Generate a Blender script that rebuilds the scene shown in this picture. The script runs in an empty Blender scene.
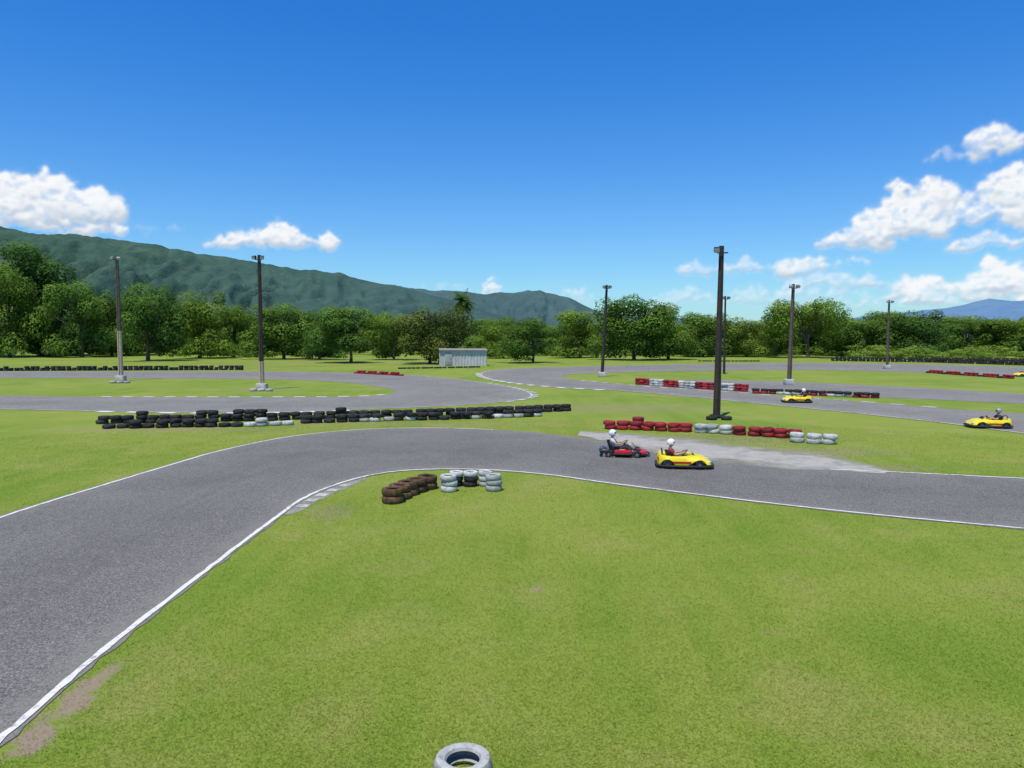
import bpy, bmesh, math, random
import numpy as np
from mathutils import Vector, Matrix, noise as mn
random.seed(7); rng=np.random.default_rng(11)
R=math.radians; PI=math.pi
S=bpy.context.scene; C=S.collection
S.view_settings.view_transform='Standard'; S.view_settings.look='None'; S.view_settings.exposure=0
# ---------------- camera
F=745.0; CAMH=4.5; PITCH=math.atan(48/F)
cd=bpy.data.cameras.new('camera'); cam=bpy.data.objects.new('camera',cd); C.objects.link(cam)
cam.location=(0,0,CAMH); cam.rotation_euler=(PI/2-PITCH,0,0)
cd.sensor_width=36; cd.lens=36*F/1024; cd.clip_end=30000; cd.clip_start=0.1
S.camera=cam
def ray(px,py):
    x=(px-512)/F; u=(384-py)/F
    return (x, math.cos(PITCH)+u*math.sin(PITCH), u*math.cos(PITCH)-math.sin(PITCH))
def G(px,py):
    d=ray(px,py); t=-CAMH/d[2]; return (d[0]*t,d[1]*t)
def ZAT(py,Y):
    d=ray(512,py); return CAMH+d[2]*Y/d[1]
def XAT(px,Y): return (px-512)/F*Y*1.0
# ---------------- materials
class NT:
    def __init__(s,nt): s.nt=nt; s.n=nt.nodes; s.l=nt.links
    def new(s,t,**k):
        n=s.n.new(t)
        for a,b in k.items(): setattr(n,a,b)
        return n
    def put(s,sock,v):
        if isinstance(v,bpy.types.NodeSocket): s.l.new(v,sock)
        elif isinstance(v,(tuple,list)) and len(v)==3 and sock.type=='RGBA': sock.default_value=(*v,1)
        else: sock.default_value=v
    def m(s,op,a,b=None,c=None,clamp=False):
        n=s.new('ShaderNodeMath',operation=op,use_clamp=clamp); s.put(n.inputs[0],a)
        if b is not None: s.put(n.inputs[1],b)
        if c is not None: s.put(n.inputs[2],c)
        return n.outputs[0]
    def mix(s,f,a,b,mode='MIX'):
        n=s.new('ShaderNodeMix',data_type='RGBA',blend_type=mode); s.put(n.inputs[0],f); s.put(n.inputs[6],a); s.put(n.inputs[7],b); return n.outputs[2]
    def noise(s,vec,scale,detail=4,rough=.55,dist=0):
        n=s.new('ShaderNodeTexNoise'); n.inputs['Scale'].default_value=scale; n.inputs['Detail'].default_value=detail; n.inputs['Roughness'].default_value=rough; n.inputs['Distortion'].default_value=dist
        if vec is not None: s.l.new(vec,n.inputs['Vector'])
        return n.outputs[0]
    def ss(s,v,a,b,o0=0,o1=1):
        n=s.new('ShaderNodeMapRange',interpolation_type='SMOOTHSTEP'); s.put(n.inputs[0],v); n.inputs[1].default_value=a; n.inputs[2].default_value=b; n.inputs[3].default_value=o0; n.inputs[4].default_value=o1; return n.outputs[0]
def newmat(name):
    m=bpy.data.materials.new(name); m.use_nodes=True; t=NT(m.node_tree); b=m.node_tree.nodes['Principled BSDF']; return m,t,b
def simple(name,col,rough=.6,var=.25,scale=8,metal=0,bump=.0,bscale=40,dirt=None,dirtamt=.5,spec=.4,rand=0):
    m,t,b=newmat(name)
    tc=t.new('ShaderNodeTexCoord').outputs['Object']
    if rand:
        oi=t.new('ShaderNodeObjectInfo'); ad=t.new('ShaderNodeVectorMath',operation='ADD'); t.l.new(tc,ad.inputs[0])
        mu=t.m('MULTIPLY',oi.outputs['Random'],37.0); cb=t.new('ShaderNodeCombineXYZ'); t.l.new(mu,cb.inputs[0]); t.l.new(mu,cb.inputs[2]); t.l.new(cb.outputs[0],ad.inputs[1]); tc=ad.outputs[0]
    n=t.noise(tc,scale,4)
    c=t.mix(t.ss(n,.3,.7),tuple(x*(1-var) for x in col),tuple(min(1,x*(1+var)) for x in col))
    if rand:
        c=t.mix(1,c,t.mix(oi.outputs['Random'],(1-rand,)*3,(1+rand*.4,)*3),'MULTIPLY')
    if dirt: c=t.mix(t.ss(t.noise(tc,scale*1.7,5,.65),.5,.68,0,dirtamt),c,dirt)
    t.put(b.inputs['Base Color'],c); b.inputs['Roughness'].default_value=rough; b.inputs['Metallic'].default_value=metal; b.inputs['Specular IOR Level'].default_value=spec
    if bump:
        bn=t.new('ShaderNodeBump'); bn.inputs['Strength'].default_value=bump; bn.inputs['Distance'].default_value=.02; t.l.new(t.noise(tc,bscale,3),bn.inputs['Height']); t.l.new(bn.outputs[0],b.inputs['Normal'])
    return m
M={}
M['rub']=simple('black_rubber',(.020,.019,.019),.8,.4,6,bump=.4,dirt=(.10,.085,.065),dirtamt=.6,rand=.5)
M['redt']=simple('red_painted_rubber',(.32,.018,.022),.6,.3,6,bump=.3,dirt=(.08,.03,.025),dirtamt=.6,rand=.4)
M['whitet']=simple('white_painted_rubber',(.50,.50,.46),.7,.15,6,bump=.3,dirt=(.13,.12,.09),dirtamt=.7,rand=.35)
M['brownt']=simple('rusty_brown_rubber',(.125,.065,.030),.9,.5,9,bump=.9,bscale=18,dirt=(.065,.062,.018),dirtamt=.85,rand=.4)
M['yellow']=simple('yellow_bodywork',(.74,.60,.008),.35,.06,3,dirt=(.35,.27,.03),dirtamt=.35,spec=.5)
M['redb']=simple('red_bodywork',(.45,.015,.012),.35,.1,4,dirt=(.12,.02,.02),dirtamt=.4)
M['black']=simple('black_plastic',(.018,.018,.019),.5,.3,10)
M['metal']=simple('grey_metal',(.35,.35,.36),.4,.2,10,metal=.8)
M['glass']=simple('lamp_glass',(.45,.48,.5),.15,.05,4)
M['helmw']=simple('white_helmet_shell',(.72,.73,.75),.2,.04,4)
M['helmg']=simple('grey_helmet_shell',(.25,.27,.3),.25,.04,4)
M['visor']=simple('dark_visor',(.015,.018,.022),.08,.05,4)
M['skin']=simple('skin',(.42,.23,.15),.55,.08,10)
M['shirtg']=simple('grey_cloth',(.33,.35,.38),.85,.2,14,bump=.3)
M['shirtd']=simple('dark_red_cloth',(.22,.03,.035),.85,.2,14,bump=.3)
M['shirtw']=simple('white_cloth',(.50,.50,.50),.85,.12,14,bump=.3)
M['shirtk']=simple('black_cloth',(.03,.03,.035),.85,.2,14,bump=.3)
M['trous']=simple('navy_cloth',(.04,.05,.09),.85,.2,14,bump=.3)
M['shoe']=simple('shoe_leather',(.06,.05,.05),.6,.2,14)
M['conc']=simple('weathered_concrete',(.48,.46,.42),.9,.2,3,bump=.3,dirt=(.20,.18,.15),dirtamt=.6)
M['polecon']=simple('grey_brown_pole',(.115,.088,.066),.85,.25,2.5,bump=.3,dirt=(.06,.045,.035),dirtamt=.6)
M['poledark']=simple('dark_creosote_pole',(.042,.029,.022),.8,.3,3,bump=.3)
M['polepink']=simple('peeling_pink_band',(.46,.35,.25),.8,.2,5,dirt=(.26,.20,.15),dirtamt=.6)
M['bark']=simple('bark',(.09,.068,.048),.95,.4,3,bump=.8,bscale=12)
M['shedw']=simple('shed_white_sheet',(.46,.455,.44),.7,.08,.8,dirt=(.25,.23,.20),dirtamt=.5)
M['shedr']=simple('shed_roof_sheet',(.24,.225,.21),.7,.2,2,dirt=(.14,.11,.09),dirtamt=.5)
M['shedd']=simple('shed_door_sheet',(.33,.325,.31),.7,.15,2)
def leafmat(name,c0,c1,c2,tr=.40,k=2.4):
    m,t,b=newmat(name)
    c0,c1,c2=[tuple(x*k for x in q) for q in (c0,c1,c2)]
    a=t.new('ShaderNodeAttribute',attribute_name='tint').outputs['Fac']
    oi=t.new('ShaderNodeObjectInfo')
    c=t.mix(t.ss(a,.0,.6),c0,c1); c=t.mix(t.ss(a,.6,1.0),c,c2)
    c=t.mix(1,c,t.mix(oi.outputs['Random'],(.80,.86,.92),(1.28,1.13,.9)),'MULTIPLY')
    d=t.new('ShaderNodeBsdfDiffuse'); t.l.new(c,d.inputs[0])
    tl=t.new('ShaderNodeBsdfTranslucent'); t.l.new(c,tl.inputs[0]); mx=t.new('ShaderNodeMixShader'); mx.inputs[0].default_value=tr
    t.l.new(d.outputs[0],mx.inputs[1]); t.l.new(tl.outputs[0],mx.inputs[2])
    t.n.remove(b); t.l.new(mx.outputs[0],m.node_tree.nodes['Material Output'].inputs[0]); return m
M['leaf']=leafmat('leaves_mid',(.032,.056,.012),(.058,.100,.017),(.095,.152,.026))
M['leafd']=leafmat('leaves_dark',(.024,.045,.011),(.043,.080,.015),(.074,.125,.022))
M['leafl']=leafmat('leaves_light',(.055,.088,.018),(.092,.145,.026),(.135,.195,.038),k=1.8)
M['leafo']=leafmat('leaves_olive',(.022,.036,.012),(.045,.066,.018),(.08,.105,.028),k=1.9)
# ---------------- tagging
def tag(o,label=None,cat=None,group=None,kind=None):
    if label: o['label']=label
    if cat: o['category']=cat
    if group: o['group']=group
    if kind: o['kind']=kind
    return o
def empty(name,loc=(0,0,0),rz=0,**k):
    o=bpy.data.objects.new(name,None); C.objects.link(o); o.location=loc; o.rotation_euler=(0,0,rz); o.empty_display_size=.3
    return tag(o,**k)
def link(name,me,parent=None):
    o=bpy.data.objects.new(name,me); C.objects.link(o)
    if parent: o.parent=parent
    return o
def kids(o): return [c for c in bpy.data.objects if c.parent==o]
def copy_tree(o,parent=None):
    c=o.copy(); C.objects.link(c)
    for k in ('label','group'):
        if parent is None and k in c: del c[k]
    if parent: c.parent=parent
    for ch in kids(o): copy_tree(ch,c)
    return c
class MB:
    def __init__(s): s.v=[]; s.f=[]
    def add(s,vs,fs):
        o=len(s.v); s.v+= [tuple(v) for v in vs]; s.f+=[tuple(i+o for i in f) for f in fs]; return s
    def box(s,x0,x1,y0,y1,z0,z1,bev=0.0):
        bm=bmesh.new(); bmesh.ops.create_cube(bm,size=1)
        for v in bm.verts: v.co=Vector(((x0+x1)/2+v.co.x*(x1-x0),(y0+y1)/2+v.co.y*(y1-y0),(z0+z1)/2+v.co.z*(z1-z0)))
        if bev: bmesh.ops.bevel(bm,geom=bm.edges[:],offset=bev,segments=2,profile=.5,affect='EDGES')
        bm.verts.index_update(); s.add([v.co[:] for v in bm.verts],[[v.index for v in f.verts] for f in bm.faces]); bm.free(); return s
    def path(s,pts,rads,n=8,cap=True):
        pts=[Vector(p) for p in pts]; rings=[]; ref=None
        for i,p in enumerate(pts):
            d=(pts[min(i+1,len(pts)-1)]-pts[max(i-1,0)]).normalized()
            if ref is None: ref=Vector((0,0,1)) if abs(d.z)<.9 else Vector((1,0,0))
            a=d.cross(ref).normalized(); b=a.cross(d); ref=b
            r=rads[i] if isinstance(rads,(list,tuple)) else rads
            rings.append([p+a*math.cos(2*PI*k/n)*r+b*math.sin(2*PI*k/n)*r for k in range(n)])
        vs=[v for r_ in rings for v in r_]; fs=[]
        for i in range(len(pts)-1):
            for k in range(n): fs.append((i*n+k,i*n+(k+1)%n,(i+1)*n+(k+1)%n,(i+1)*n+k))
        if cap: fs.append(tuple(range(n-1,-1,-1))); fs.append(tuple((len(pts)-1)*n+k for k in range(n)))
        return s.add(vs,fs)
    def lathe(s,prof,n=24,closed=False,axis='z',loc=(0,0,0),rfun=None):
        vs=[];fs=[]; m=len(prof)
        for k in range(n):
            a=2*PI*k/n
            for j,(r,z) in enumerate(prof):
                if rfun: r=rfun(k,j,r)
                p=(r*math.cos(a),r*math.sin(a),z)
                if axis=='y': p=(p[0],p[2],p[1])
                if axis=='x': p=(p[2],p[0],p[1])
                vs.append((p[0]+loc[0],p[1]+loc[1],p[2]+loc[2]))
        for k in range(n):
            for j in range(m if closed else m-1):
                fs.append((k*m+j,((k+1)%n)*m+j,((k+1)%n)*m+(j+1)%m,k*m+(j+1)%m))
        return s.add(vs,fs)
    def ell(s,c,r,n=14,m=9,fun=None):
        vs=[];fs=[]
        for i in range(m+1):
            t=PI*i/m
            for k in range(n):
                a=2*PI*k/n; p=[math.sin(t)*math.cos(a),math.sin(t)*math.sin(a),math.cos(t)]
                if fun: p=fun(p)
                vs.append((c[0]+p[0]*r[0],c[1]+p[1]*r[1],c[2]+p[2]*r[2]))
        for i in range(m):
            for k in range(n): fs.append((i*n+k,(i+1)*n+k,(i+1)*n+(k+1)%n,i*n+(k+1)%n))
        return s.add(vs,fs)
    def mesh(s,name,mat,smooth=True):
        me=bpy.data.meshes.new(name); me.from_pydata(s.v,[],s.f)
        bm=bmesh.new(); bm.from_mesh(me); bmesh.ops.remove_doubles(bm,verts=bm.verts,dist=1e-5); bmesh.ops.recalc_face_normals(bm,faces=bm.faces); bm.to_mesh(me); bm.free()
        me.materials.append(mat)
        if smooth:
            me.polygons.foreach_set('use_smooth',[True]*len(me.polygons))
            try: me.set_sharp_from_angle(angle=R(38))
            except Exception: pass
        return me
    def build(s,name,mat,parent=None,smooth=True): return link(name,s.mesh(name,mat,smooth),parent)
def npmesh(name,co,nper,mat,tint=None):
    n=len(co)//nper; me=bpy.data.meshes.new(name)
    me.vertices.add(len(co)); me.vertices.foreach_set('co',co.astype(np.float32).ravel())
    me.loops.add(len(co)); me.loops.foreach_set('vertex_index',np.arange(len(co),dtype=np.int32))
    me.polygons.add(n); me.polygons.foreach_set('loop_start',np.arange(0,len(co),nper,dtype=np.int32))
    if tint is not None:
        a=me.attributes.new('tint','FLOAT','FACE'); a.data.foreach_set('value',tint.astype(np.float32))
    me.update(); me.validate(); me.materials.append(mat); return me
# ---------------- curves
def P(p):
    if len(p)==3: return np.array((p[1],p[2]),float)
    return np.array(G(*p))
def catmull(pts,sub=10):
    pts=[P(p) for p in pts]; pts=[2*pts[0]-pts[1]]+pts+[2*pts[-1]-pts[-2]]; out=[]
    for i in range(1,len(pts)-2):
        p0,p1,p2,p3=pts[i-1:i+3]
        d1=np.linalg.norm(p2-p1)+1e-6; d0=np.linalg.norm(p1-p0)+1e-6; d2=np.linalg.norm(p3-p2)+1e-6
        t1=((p1-p0)/d0*d1+(p2-p1))*.5; t2=((p2-p1)+(p3-p2)/d2*d1)*.5
        for k in range(sub):
            t=k/sub; h=t*t; c=h*t
            out.append((2*c-3*h+1)*p1+(c-2*h+t)*t1+(-2*c+3*h)*p2+(c-h)*t2)
    out.append(pts[-2]); return np.array(out)
def ribbon(name,A,B,z,mat,cross=6,jit=0.0,jf=2.3):
    n=len(A); vs=[];fs=[];ac=[];al=[]; L=0
    for i in range(n):
        if i: L+=np.linalg.norm((A[i]+B[i])/2-(A[i-1]+B[i-1])/2)
        for k in range(cross+1):
            t=k/cross; p=A[i]*(1-t)+B[i]*t
            if jit and k in (0,cross):
                p=p+np.array((mn.noise(Vector((p[0]*jf,p[1]*jf,3))),mn.noise(Vector((p[0]*jf,p[1]*jf,9)))))*jit
            vs.append((p[0],p[1],z)); ac.append(t); al.append(L)
    for i in range(n-1):
        for k in range(cross):
            a=i*(cross+1)+k; fs.append((a,a+1,a+cross+2,a+cross+1))
    me=bpy.data.meshes.new(name); me.from_pydata(vs,[],fs)
    bm=bmesh.new(); bm.from_mesh(me)
    for f in bm.faces:
        f.normal_update()
        if f.normal.z<0: f.normal_flip()
    bm.to_mesh(me); bm.free()
    for nm,d in (('across',ac),('along',al)):
        a=me.attributes.new(nm,'FLOAT','POINT'); a.data.foreach_set('value',d)
    me.materials.append(mat); o=link(name,me); o['kind']='structure'; return o
def offset(A,d):
    T=np.gradient(A,axis=0); T/= (np.linalg.norm(T,axis=1)[:,None]+1e-9); N=np.stack((-T[:,1],T[:,0]),1); return A+N*(d if np.isscalar(d) else d[:,None])
PA=[(('w',-5.6,-14),('w',-12.7,-14)),(('w',-5.6,0),('w',-12.7,0)),((0,748),('w',-12.7,9)),((100,660),('w',-12.75,14)),((200,580),(0,516)),((250,541),(50,500)),((283,516),(100,485)),((305,500),(150,470)),((340,485),(225,449)),((370,476.5),(300,435)),((400,472),(370,429)),((450,470),(440,428)),((500,471.5),(500,430)),((550,476),(550,434)),((600,483),(600,441)),((700,496),(700,459)),((800,508),(790,467)),((900,518.5),(870,470.5)),((1024,530),(1024,478)),((1250,551),(1250,489)),((1600,583),(1600,506))]
PL=[((-400,407),(-400,396)),((-200,408),(-200,396)),((0,409.5),(0,396)),((100,411.5),(100,397)),((200,413),(190,397.3)),((300,412),(280,397.3)),((380,409),(340,397)),((450,406),(372,396)),((505,402),(388,394.5)),((530,398),(394,393)),((533,394),(395,391.5)),((515,388),(390,389)),((480,382),(372,386)),((440,377.5),(345,382.5)),((400,374.5),(300,380.2)),((330,372.3),(250,379)),((250,371.5),(180,378.5)),((100,371.5),(80,378)),((0,371.5),(0,378)),((-400,371),(-400,378))]
PR=[((1500,377),(1500,389)),((1300,373),(1300,384)),((1024,367),(1024,377)),((900,364),(900,372)),((800,363),(800,370)),((700,364),(720,370.5)),((600,366),(640,372)),((540,367.5),(590,373.5)),((495,370),(568,375)),((480,373.5),(562,376.5)),((488,378.5),(566,378.5)),((520,384),(580,380.5)),((560,387.5),(605,383)),((620,391),(650,387)),((700,398),(730,392.5)),((760,404),(800,397.5)),((850,413),(880,403.5)),((940,423),(950,409)),((1024,434),(1024,414)),((1300,467),(1300,436))]
P2=[((640,381),(640,386)),((700,380),(700,390.5)),((760,381),(760,393.5)),((860,385),(860,397)),((940,389),(940,400)),((1024,394),(1024,404)),((1300,410),(1300,424))]
A0,A1=[catmull([p[i] for p in PA]) for i in (0,1)]
L0,L1=[catmull([p[i] for p in PL],8) for i in (0,1)]
R0,R1=[catmull([p[i] for p in PR],8) for i in (0,1)]
Q0,Q1=[catmull([p[i] for p in P2],8) for i in (0,1)]
# ---------------- ground material
def grass_color(t,pos,full=True):
    n1=t.noise(pos,.075,3,.6,.4); n2=t.noise(pos,.36,4,.6,.6)
    mp=t.new('ShaderNodeMapping'); mp.inputs['Rotation'].default_value=(0,0,R(24)); mp.inputs['Scale'].default_value=(1.15,.07,1); t.l.new(pos,mp.inputs[0]); n5=t.noise(mp.outputs[0],1,2)
    n3=t.noise(pos,3.0,4,.65)
    c=t.mix(t.ss(n1,.38,.62),(.140,.215,.024),(.195,.246,.036))
    c=t.mix(t.ss(n2,.48,.72,0,.7),c,(.258,.255,.070))
    c=t.mix(t.ss(n2,.30,.46,.4,0),c,(.105,.182,.018))
    c=t.mix(t.ss(n5,.38,.62,0,.35),c,(.228,.256,.050))
    c=t.mix(t.ss(n3,.48,.78,0,.26),c,(.115,.165,.02))
    n4=t.noise(pos,34,2,.6) if full else n3
    if full: c=t.mix(t.ss(n4,.45,.8,0,.15),c,(.09,.13,.014))
    return c,n2,n3,n4
def dirtmask(t,pos,n3,spots):
    acc=None
    for (x,y,rx,ry,am) in spots:
        sb=t.new('ShaderNodeVectorMath',operation='SUBTRACT'); t.l.new(pos,sb.inputs[0]); sb.inputs[1].default_value=(x,y,0)
        ml=t.new('ShaderNodeVectorMath',operation='MULTIPLY'); t.l.new(sb.outputs[0],ml.inputs[0]); ml.inputs[1].default_value=(1/rx,1/ry,0)
        ln=t.new('ShaderNodeVectorMath',operation='LENGTH'); t.l.new(ml.outputs[0],ln.inputs[0])
        v=t.m('ADD',ln.outputs['Value'],t.m('MULTIPLY',t.m('SUBTRACT',n3,.5),3.6))
        k=t.ss(v,.5,1.25,am,0); acc=k if acc is None else t.m('MAXIMUM',acc,k)
    return acc
def spot(px,py,rx,ry,am=1): x,y=G(px,py); return (x,y,rx,ry,am)
SPOTS=[spot(74,700,.24,.62,1),spot(36,738,.24,.40,1),spot(106,674,.14,.4,.8),spot(537,589,.13,.11,.9),spot(330,512,.6,.9,.4),spot(865,468,2.0,.9,.55),spot(600,438,1.6,1.3,.55),spot(700,440,5,1.6,.5),spot(790,452,4,1.4,.5),spot(121,381,2.5,2,.5),spot(262,390,2.5,2,.5),spot(440,484,1.6,.7,.4),spot(180,430,6,1.0,.4),spot(400,424,9,.9,.35),spot(330,363,20,6,.35),spot(470,388,6,4,.4),spot(590,408,8,3,.35)]
m,t,b=newmat('lawn'); pos=t.new('ShaderNodeNewGeometry').outputs['Position']
c,n2,n3,n4=grass_color(t,pos)
dm=dirtmask(t,pos,n3,SPOTS); c=t.mix(dm,c,t.mix(t.noise(pos,20,3,.7),(.15,.105,.065),(.33,.265,.19)))
t.put(b.inputs['Base Color'],c); b.inputs['Roughness'].default_value=.9; b.inputs['Specular IOR Level'].default_value=.1
bn=t.new('ShaderNodeBump'); bn.inputs['Strength'].default_value=.4; bn.inputs['Distance'].default_value=.03
t.l.new(t.noise(pos,22,4,.8),bn.inputs['Height']); t.l.new(bn.outputs[0],b.inputs['Normal'])
M['lawn']=m
m,t,b=newmat('grass_blades'); pos=t.new('ShaderNodeNewGeometry').outputs['Position']
c,n2,n3,n4=grass_color(t,pos,False); a=t.new('ShaderNodeAttribute',attribute_name='tint').outputs['Fac']
c=t.mix(1,c,t.mix(a,(.88,.96,.88),(1.65,1.42,1.75)),'MULTIPLY')
d=t.new('ShaderNodeBsdfDiffuse'); t.l.new(c,d.inputs[0])
tl=t.new('ShaderNodeBsdfTranslucent'); t.l.new(c,tl.inputs[0]); mx=t.new('ShaderNodeMixShader'); mx.inputs[0].default_value=.42
t.l.new(d.outputs[0],mx.inputs[1]); t.l.new(tl.outputs[0],mx.inputs[2]); t.n.remove(b); t.l.new(mx.outputs[0],m.node_tree.nodes['Material Output'].inputs[0])
M['blade']=m
def asphalt(name,base):
    m,t,b=newmat(name); pos=t.new('ShaderNodeNewGeometry').outputs['Position']
    ac=t.new('ShaderNodeAttribute',attribute_name='across').outputs['Fac']; al=t.new('ShaderNodeAttribute',attribute_name='along').outputs['Fac']
    n1=t.noise(pos,.30,4,.6,.5); n2=t.noise(pos,2.2,4,.7); n3=t.noise(pos,38,3,.9); n5=t.noise(pos,16,2,.9)
    c=t.mix(t.ss(n1,.32,.68),tuple(x*.87 for x in base),tuple(x*1.18 for x in base))
    c=t.mix(t.ss(n2,.5,.8,0,.32),c,tuple(x*1.4 for x in base))
    c=t.mix(t.ss(n3,.48,.66,0,.9),c,tuple(x*2.6 for x in base)); c=t.mix(t.ss(n3,.52,.34,0,.85),c,tuple(x*.3 for x in base)); c=t.mix(t.ss(n5,.60,.70,0,.6),c,tuple(x*2.8 for x in base))
    cb=t.new('ShaderNodeCombineXYZ'); t.l.new(t.m('MULTIPLY',ac,26),cb.inputs[0]); t.l.new(t.m('MULTIPLY',al,.12),cb.inputs[1])
    st=t.noise(cb.outputs[0],1,4,.6)
    g=t.ss(t.m('ABSOLUTE',t.m('SUBTRACT',ac,.45)),.40,.05)
    c=t.mix(t.m('MULTIPLY',g,t.ss(st,.35,.7,.10,.28)),c,tuple(x*.62 for x in base))
    e=t.ss(t.m('ABSOLUTE',t.m('SUBTRACT',ac,.5)),.38,.50); c=t.mix(t.m('MULTIPLY',e,t.ss(n2,.3,.65,.1,.9)),c,(.20,.185,.155))
    t.put(b.inputs['Base Color'],c); b.inputs['Roughness'].default_value=.9; b.inputs['Specular IOR Level'].default_value=.2
    bn=t.new('ShaderNodeBump'); bn.inputs['Strength'].default_value=.6; bn.inputs['Distance'].default_value=.01; t.l.new(n3,bn.inputs['Height']); t.l.new(bn.outputs[0],b.inputs['Normal'])
    return m
M['asph']=asphalt('asphalt',(.121,.114,.102)); M['asph2']=asphalt('asphalt_old',(.160,.150,.134))
def worn(name,paint,under,lo=.42,hi=.6,sc=9,fade=False):
    m,t,b=newmat(name); pos=t.new('ShaderNodeNewGeometry').outputs['Position']
    n=t.noise(pos,sc,5,.7); n1=t.noise(pos,.8,3)
    f=t.ss(t.m('ADD',n,t.m('MULTIPLY',t.m('SUBTRACT',n1,.5),.5)),lo,hi)
    c=t.mix(f,paint,under); c=t.mix(t.ss(t.noise(pos,60,2),.4,.8,0,.3),c,tuple(x*.5 for x in paint))
    if fade:
        ac=t.new('ShaderNodeAttribute',attribute_name='across').outputs['Fac']
        e=t.m('ADD',t.m('MULTIPLY',t.m('ABSOLUTE',t.m('SUBTRACT',ac,.42)),1.7),t.m('MULTIPLY',t.m('SUBTRACT',t.noise(pos,.7,6,.7),.5),1.5)); t.l.new(t.ss(e,1.0,.3),b.inputs['Alpha'])
    t.put(b.inputs['Base Color'],c); b.inputs['Roughness'].default_value=.9; b.inputs['Specular IOR Level'].default_value=.15; return m
M['line']=worn('worn_white_paint',(.62,.61,.57),(.24,.22,.20),.50,.72)
M['lineold']=worn('faded_white_paint',(.5,.5,.46),(.18,.17,.15),.42,.66)
M['kerbf']=worn('faint_kerb_paint',(.48,.47,.43),(.20,.19,.17),.40,.70)
M['patch']=worn('pale_concrete',(.36,.335,.29),(.23,.215,.185),.38,.8,1.8,fade=True)
M['kerbc']=worn('kerb_concrete',(.27,.255,.22),(.19,.18,.15),.4,.7,2.5)
# ---------------- ground
def axis(lo,hi):
    out=[0]; s=2.0
    while out[-1]<hi: out.append(out[-1]+s); s*=1.13
    neg=[0]; s=2.0
    while neg[-1]>lo: neg.append(neg[-1]-s); s*=1.13
    return sorted(set(out+neg))
xs=axis(-9000,9000); ys=axis(-400,12000)
gm=bpy.data.meshes.new('ground'); gm.from_pydata([(x,y,0) for y in ys for x in xs],[],[(j*len(xs)+i,j*len(xs)+i+1,(j+1)*len(xs)+i+1,(j+1)*len(xs)+i) for j in range(len(ys)-1) for i in range(len(xs)-1)])
gm.materials.append(M['lawn']); g=link('ground',gm); g['kind']='structure'
ribbon('kart_track',A0,A1,.012,M['asph'],8,.10)
ribbon('kart_track',L0,L1,.012,M['asph2'],8,.15)
ribbon('kart_track',R0,R1,.016,M['asph2'],8,.15)
ribbon('track_link',Q0,Q1,.012,M['asph2'],6,.15)
c0=catmull([(578,436),(612,444),(660,454),(720,463),(790,470),(850,473),(885,474)],14); c1=catmull([(580,431),(625,432),(690,438),(760,446),(820,452),(860,461),(890,471)],14)
ribbon('concrete_apron',c0,c1,.021,M['patch'],8,.25,.8)
def stripe(name,A,off,w,z,mat): return ribbon(name,offset(A,off),offset(A,off+w),z,mat,1,.035,5)
stripe('edge_line',A0,.05,.10,.024,M['line'])
stripe('edge_line',A1[:120],-.22,.10,.024,M['line'])
stripe('edge_line',A1[165:],-.25,.11,.026,M['line'])
stripe('edge_line',L0[8:],.1,.14,.020,M['lineold'])
stripe('edge_line',R0[8:],.1,.16,.024,M['lineold'])
def blocks(name,A,off,w,z,step,mat,duty=.5):
    d=np.r_[0,np.cumsum(np.linalg.norm(np.diff(A,axis=0),axis=1))]; mb=MB(); s=0
    O0=offset(A,off); O1=offset(A,off+w)
    f=lambda O,q:(np.interp(q,d,O[:,0]),np.interp(q,d,O[:,1]))
    while s+step*duty<d[-1]:
        a,b_,c_,e=f(O0,s),f(O0,s+step*duty),f(O1,s+step*duty),f(O1,s)
        mb.add([(*a,z),(*b_,z),(*c_,z),(*e,z)],[(0,1,2,3)]); s+=step
    o=mb.build(name,mat,None,False); o['kind']='structure'; return o
blocks('kerb_stripes',L0[8*3:8*6],-.5,.6,.026,2.0,M['line'])
blocks('kerb_stripes',L1[8*3:8*8],-.05,.45,.026,1.6,M['line'])
blocks('kerb_stripes',L0[8*8:8*12],-.4,.5,.026,1.6,M['lineold'])
blocks('kerb_stripes',R0[8*9:8*13],-.5,.6,.028,2.0,M['line'])
blocks('kerb_stripes',R1[8*11:8*17],-.1,.5,.028,2.0,M['lineold'])
kb=A0[60:90]; taper=-.44*np.sin(np.linspace(0,PI,len(kb)))**.5-.02
ribbon('kerb',offset(kb,taper),offset(kb,.0),.006,M['kerbc'],3,.08); blocks('kerb_stripes',kb[5:-5],-.36,.32,.014,.7,M['kerbf'])
# ---------------- grass blades (stuff)
def inside(poly,x,y):
    r=np.zeros(len(x),bool); n=len(poly); j=n-1
    for i in range(n):
        xi,yi=poly[i]; xj,yj=poly[j]
        cnd=((yi>y)!=(yj>y)); xx=(xj-xi)*(y-yi)/((yj-yi) if yj!=yi else 1e-9)+xi
        r^= cnd&(x<xx); j=i
    return r
N=660000
rr=5.2*np.exp(rng.random(N)*math.log(40/5.2)); th=(rng.random(N)-.5)*1.6
gx=rr*np.sin(th); gy=rr*np.cos(th)
bad=inside(np.r_[offset(A0,-.0),A1[::-1]],gx,gy)|(inside(np.r_[c0,c1[::-1]],gx,gy)&(rng.random(N)<.6))|inside(np.r_[L0,L1[::-1]],gx,gy)
for (x,y,rx,ry,am) in SPOTS[:4]: bad|= (((gx-x)/rx)**2+((gy-y)/ry)**2<.2+rng.random(N)*1.5)&(rng.random(N)<.9)
gx,gy,rr=gx[~bad],gy[~bad],rr[~bad]; n=len(gx)
h=(.011+.017*rng.random(n)**1.5)*(1+rr*.010); w=.0023*(1+rr*.08); lean=h*(.8+1.6*rng.random(n)); la=rng.random(n)*2*PI
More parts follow.
